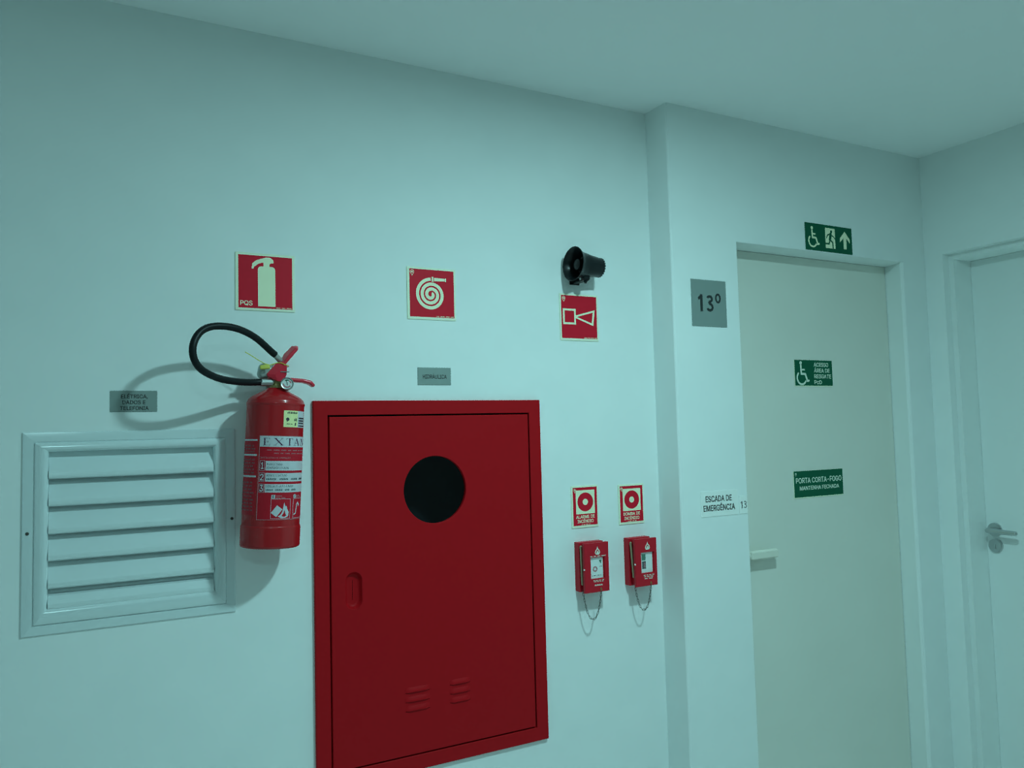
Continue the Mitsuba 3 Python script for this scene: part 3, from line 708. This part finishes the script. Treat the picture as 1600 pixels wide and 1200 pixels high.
gx = np.cross([0, 0, 1.0], gdir) * -1; gx /= np.linalg.norm(gx)
gx = np.cross(gdir, [0, 0, 1.0]) * -1; gx /= np.linalg.norm(gx)
gy_ = np.cross(gdir, gx)
gpos = np.array([0.0175, -0.036, 0.3998])
G = lambda m: E(put(m, gpos, gx, gy_, gdir))
ga = obj('pressure_gauge', G(lathe([(0.0, -0.010), (0.0150, -0.010), (0.0158, -0.008), (0.0158, 0.0015), (0.0148, 0.0022), (0.0128, 0.0016), (0.0126, -0.001), (0.0, -0.001)], 40)), 'steel', ext, label='round pressure gauge')
obj('stem', E(cyl((0.002, -0.006, 0.406), tuple(gpos - gdir * 0.009), 0.0055)), 'brass', ga)
ring = Point(0, 0).buffer(0.0105, 24).difference(Point(0, 0).buffer(0.0072, 24))
wedge = lambda a0, a1: Polygon([(0, 0)] + [(0.02 * math.cos(q), 0.02 * math.sin(q)) for q in np.linspace(math.radians(a0), math.radians(a1), 12)])
obj('dial', G(cat(trimesh.creation.cylinder(radius=0.0124, height=0.001, sections=36))), 'gauge_dial', ga)
obj('red_scale', G(extr(ring.intersection(wedge(180, 330)).union(ring.intersection(wedge(10, 60))), 0.0004, 0.0009)), 'label_pink', ga, smooth=False)
obj('green_scale', G(extr(ring.intersection(wedge(65, 125)), 0.0004, 0.0009)), 'card_green', ga, smooth=False)
obj('needle', G(extr(LineString([(0.001, -0.003), (-0.002, 0.0085)]).buffer(0.0006), 0.0008, 0.0014)), 'black_print', ga, smooth=False)
hx = [(-0.0388, 0.4027, -0.004), (-0.0649, 0.3998, -0.013), (-0.0891, 0.3983, -0.027), (-0.1179, 0.3985, -0.045), (-0.1451, 0.4010, -0.062), (-0.1686, 0.4075, -0.076), (-0.1885, 0.4173, -0.086), (-0.2024, 0.4313, -0.093), (-0.2098, 0.4496, -0.096), (-0.2108, 0.4686, -0.096), (-0.2050, 0.4888, -0.091), (-0.1939, 0.5054, -0.084), (-0.1736, 0.5189, -0.074), (-0.1469, 0.5249, -0.064), (-0.1223, 0.5253, -0.055), (-0.1001, 0.5222, -0.046), (-0.0772, 0.5153, -0.036), (-0.0550, 0.5051, -0.025), (-0.0304, 0.4886, -0.013), (-0.0074, 0.4729, -0.003)]
hp = spline([(x, y, z) for x, z, y in hx], 110)
hz_ = obj('hose', E(tube(hp, 0.0084, 20)), 'black_rubber', ext, label='black rubber hose bent into a loop')
obj('hose_fitting', E(cyl(tuple(hp[0] + (0.001, 0, 0.0)), (-0.012, -0.003, 0.4030), 0.0072)), 'zinc', hz_)
obj('hose_tip', E(cyl(tuple(hp[-2]), (0.0075, 0.003, 0.4590), 0.0070)), 'zinc', hz_)
tail = spline([(0.0130, -0.0205, 0.4480), (0.0020, -0.0150, 0.4525), (-0.010, -0.014, 0.4500), (-0.022, -0.016, 0.4455), (-0.034, -0.016, 0.4480), (-0.0557, -0.015, 0.4590), (-0.0826, -0.015, 0.4735)], 50)
loop = spline([(0.0120, -0.020, 0.4480), (0.0235, -0.012, 0.4470), (0.0240, 0.010, 0.4460), (0.005, 0.022, 0.4500), (-0.020, 0.018, 0.4480), (-0.034, 0.0, 0.4500), (-0.032, -0.014, 0.4475)], 40)
obj('safety_seal', E(cat(tube(tail, 0.0011, 8), tube(loop, 0.0012, 8), balls(((-0.043, -0.0165, 0.4360), 0.0030), ((-0.043, -0.0165, 0.4410), 0.0025), ((-0.024, -0.0175, 0.4385), 0.0030), ((-0.026, -0.0175, 0.4450), 0.0022)))), 'yellow_plastic', ext, label='yellow plastic safety seal with a loose tail')
obj('wall_hook', cat(cbox(BX + 0.008, BX + 0.038, -0.004, 0.0, BZ + 0.37, BZ + 0.43, 0.001), cbox(BX + 0.014, BX + 0.032, -0.066, -0.003, BZ + 0.402, BZ + 0.406, 0.001)), 'steel', ext)

rad = math.radians
A = lambda d: rad(d) * R
def curved(name, g, m, lvl, parent=ext, label=None, off=0.0):
    return obj(name, wrap(extr(g, 0.0003 * lvl - 0.0003, 0.0003 * lvl), 0.0, R + 0.0001), m, parent, smooth=False, label=label)
# front instruction label: from azimuth -41 deg round the right side
front = curved('front_label', sbox(A(-41), 0.0700, A(100), 0.2700), 'label_red', 1, label='printed instruction label')
def on(name, g, m, lvl=2, parent=None):
    return obj(name, wrap(extr(g, 0.0003 * (lvl - 1) - 0.0001, 0.0003 * lvl), 0.0, R + 0.0001), m, parent or front, smooth=False)
on('border', sbox(A(-41.2), 0.0695, A(100), 0.2705).difference(sbox(A(-40.0), 0.0707, A(101), 0.2693)), 'label_pink')
on('title_band', sbox(A(-40), 0.2435, A(100), 0.2692), 'label_silver')
# serif capitals of the title, built stroke by stroke: thin strokes, thick strokes, feet
def serif(ch, w, h):
    th, tk, sf = 0.0007, 0.0030, 0.0011
    L = lambda a_, b_, b: LineString([a_, b_]).buffer(b / 2, cap_style=2)
    g = []
    if ch == 'E':
        g = [sbox(w * .14, 0, w * .14 + tk, h), sbox(0, 0, w, th), sbox(0, h - th, w * .95, h), sbox(w * .14, h * .5 - th / 2, w * .72, h * .5 + th / 2), sbox(w - th, 0, w, h * .22), sbox(w * .95 - th, h * .8, w * .95, h), sbox(w * .72 - th, h * .38, w * .72, h * .62)]
    elif ch == 'X':
        g = [L((w * .14, h), (w * .86, 0), tk), L((w * .86, h), (w * .14, 0), th), sbox(0, 0, w * .3, th), sbox(w * .66, 0, w, th), sbox(0, h - th, w * .34, h), sbox(w * .7, h - th, w, h)]
    elif ch == 'T':
        g = [sbox(w * .5 - tk / 2, 0, w * .5 + tk / 2, h), sbox(0, h - th, w, h), sbox(w * .28, 0, w * .72, th), sbox(0, h * .78, th, h), sbox(w - th, h * .78, w, h)]
    elif ch == 'A':
        g = [L((w * .12, 0), (w * .48, h), th), L((w * .46, h), (w * .86, 0), tk), sbox(w * .24, h * .33, w * .72, h * .33 + th), sbox(0, 0, w * .26, th), sbox(w * .68, 0, w, th)]
    elif ch == 'N':
        g = [sbox(w * .14, 0, w * .14 + th, h), sbox(w * .86 - th, 0, w * .86, h), L((w * .16, h), (w * .84, 0), tk), sbox(0, 0, w * .3, th), sbox(0, h - th, w * .2, h), sbox(w * .7, h - th, w, h)]
    return unary_union(g).intersection(sbox(-.001, 0, w + .001, h))
for ch, a0, a1 in (('E', -33.5, -19.5), ('X', -13.0, 7.0), ('T', 12.0, 26.5), ('A', 29.0, 46.0), ('N', 50.0, 69.0)):
    on('title_letter', affinity.translate(serif(ch, A(a1 - a0), 0.0175), A(a0), 0.2473), 'title_ink', 3)
lines = [ptext_bars(rng, A(-25), A(85), 0.2345, 0.0028, 9, 0), ptext_bars(rng, A(-11), A(75), 0.2270, 0.0026, 7, 0)]
on('fine_print', unary_union(lines), 'label_pink')
def ctext(name, txt, cap, a0, a1, v, m, parent, lvl=2):
    obj(name, wrap(text(txt, cap, A(a1) - A(a0), A(a0), v, 0.0003 * (lvl - 1) - 0.0001, 0.0004), 0.0, R + 0.0001, sub=0), m, parent, smooth=False)
ctext('heading_lettering', 'INSTRUÇÕES DE OPERAÇÃO', 0.0040, -38.0, 22.0, 0.2155, 'label_pink', front)
for k, (zt, zb) in enumerate(((0.2105, 0.1865), (0.1818, 0.1600), (0.1552, 0.1342))):
    on('number_box', sbox(A(-38.5), zb, A(-28.0), zt).difference(sbox(A(-37.9), zb + 0.0006, A(-28.6), zt - 0.0006)), 'label_silver')
    on('number_field', sbox(A(-37.9), zb + 0.0006, A(-28.6), zt - 0.0006), 'label_maroon')
    m = text(str(k + 1), 0.0150, 0.0080 if k else 0.0058, A(-36.6) + (0 if k else 0.0012), 0.5 * (zt + zb) - 0.0075, 0.0005, 0.0004, True)
    obj('number', wrap(m, 0.0, R + 0.0001, sub=0), 'label_silver', front, smooth=False)
    on('step_band', sbox(A(-26.5), zb + 0.0005, A(100), zt - 0.0005), 'label_silver')
    for j, (txt, a1_) in enumerate(((('PUXE A TRAVA', 6), ('ROMPENDO O LACRE', 20)), (('APERTE O GATILHO', 16), (None, 66)), (('DIRIJA O JATO À BASE', 32), (None, 40)))[k]):
        vv = zb + (0.0130, 0.0045)[j]
        if txt:
            ctext('step_lettering', txt, 0.0046, -24, a1_, vv, 'label_ink', front, 3)
        else:
            on('step_print', ptext_bars(rng, A(-24), A(a1_), vv, 0.0046, 4, 0), 'label_ink', 3)
for a0, a1 in ((-13.5, 27.0), (34.0, 74.0)):
    on('class_frame', sbox(A(a0), 0.0722, A(a1), 0.1195).difference(sbox(A(a0) + 0.0008, 0.0730, A(a1) - 0.0008, 0.1187)), 'label_silver')
    badge = sbox(A(a0) + 0.0005, 0.1205, A(a0) + 0.0095, 0.1290) if a0 < 0 else Point(A(a0) + 0.0050, 0.1250).buffer(0.0050)
    on('class_badge', badge, 'label_silver')
    obj('class_letter', wrap(text('B' if a0 < 0 else 'C', 0.0058, 0.0045, A(a0) + 0.0028, 0.1220, 0.0005, 0.0004, True), 0.0, R + 0.0001, sub=0), 'card_dark', front, smooth=False)
    on('class_print', unary_union([ptext_bars(rng, A(a0) + 0.011, A(a0) + 0.026, 0.1250, 0.0026, 1, 0), ptext_bars(rng, A(a0) + 0.011, A(a0) + 0.034, 0.1208, 0.0028, 2, 0)]), 'label_pink')
u0 = A(-13.5)
can = affinity.rotate(sbox(u0 + 0.0060, 0.0790, u0 + 0.0225, 0.1020), -38)
fl = Polygon([(u0 + a_ * 0.001, 0.0735 + b_ * 0.001) for a_, b_ in ((17, 4), (24, 9), (28, 17), (30, 28), (32, 38), (35, 27), (38, 30), (40, 22), (45, 14), (43, 4), (36, 1), (25, 0))])
on('class_pictogram', can.union(fl.difference(Polygon([(u0 + a_ * 0.001, 0.0735 + b_ * 0.001) for a_, b_ in ((26, 5), (31, 12), (33, 20), (35, 12), (38, 6), (33, 3))]))), 'label_silver')
u0 = A(34.0)
on('class_pictogram', LineString([(u0 + a_ * 0.001, 0.0735 + b_ * 0.001) for a_, b_ in ((5, 8), (10, 10), (12, 20), (14, 32), (19, 36), (22, 28), (25, 32))]).buffer(0.0016), 'label_silver')
# label on the left side
side = curved('side_label', sbox(A(-128), 0.0800, A(-46), 0.2640), 'label_red', 1, label='side label with rows of fine print')
for z in (0.2570, 0.2212, 0.1700):
    on('divider', sbox(A(-128), z, A(-46), z + 0.0045), 'label_silver', 2, side)
for z0_, z1_, st in ((0.2290, 0.2530, 0.0072), (0.1790, 0.2190, 0.0078), (0.0900, 0.1670, 0.0082)):
    z = z0_
    while z < z1_ - 0.004:
        on('fine_print', ptext_bars(rng, A(-124), A(-49 - rng.uniform(0, 6)), z, 0.0040, 7, 0), 'label_dim', 2, side)
        z += st
# inspection seal near the top
seal = obj('inspection_seal', wrap(extr(sbox(A(4.5), 0.2920, A(66), 0.3325), -0.0002, 0.0003), 0.0, R + 0.0001), 'label_silver', ext, smooth=False, label='pale yellow and white inspection sticker')
on('yellow_field', sbox(A(4.5), 0.2920, A(38), 0.3325), 'seal_yellow', 2, seal)
on('print', unary_union([ptext_bars(rng, A(12), A(36), 0.3245, 0.0052, 1, 0), Point(A(13), 0.3110).buffer(0.0042), sbox(A(11), 0.3050, A(12.6), 0.3150), ptext_bars(rng, A(28), A(36), 0.3070, 0.0070, 1, 0), ptext_bars(rng, A(11), A(24), 0.2985, 0.0022, 2, 0), sbox(A(30), 0.2960, A(33), 0.3030)]), 'card_dark', 3, seal)
on('grey_print', unary_union([sbox(A(41), 0.3130 - 0.006 * k, A(62), 0.3165 - 0.006 * k) for k in range(3)] + [sbox(A(41), 0.2945 + 0.006 * k, A(64), 0.2975 + 0.006 * k) for k in range(1)]), 'card_dark', 3, seal)
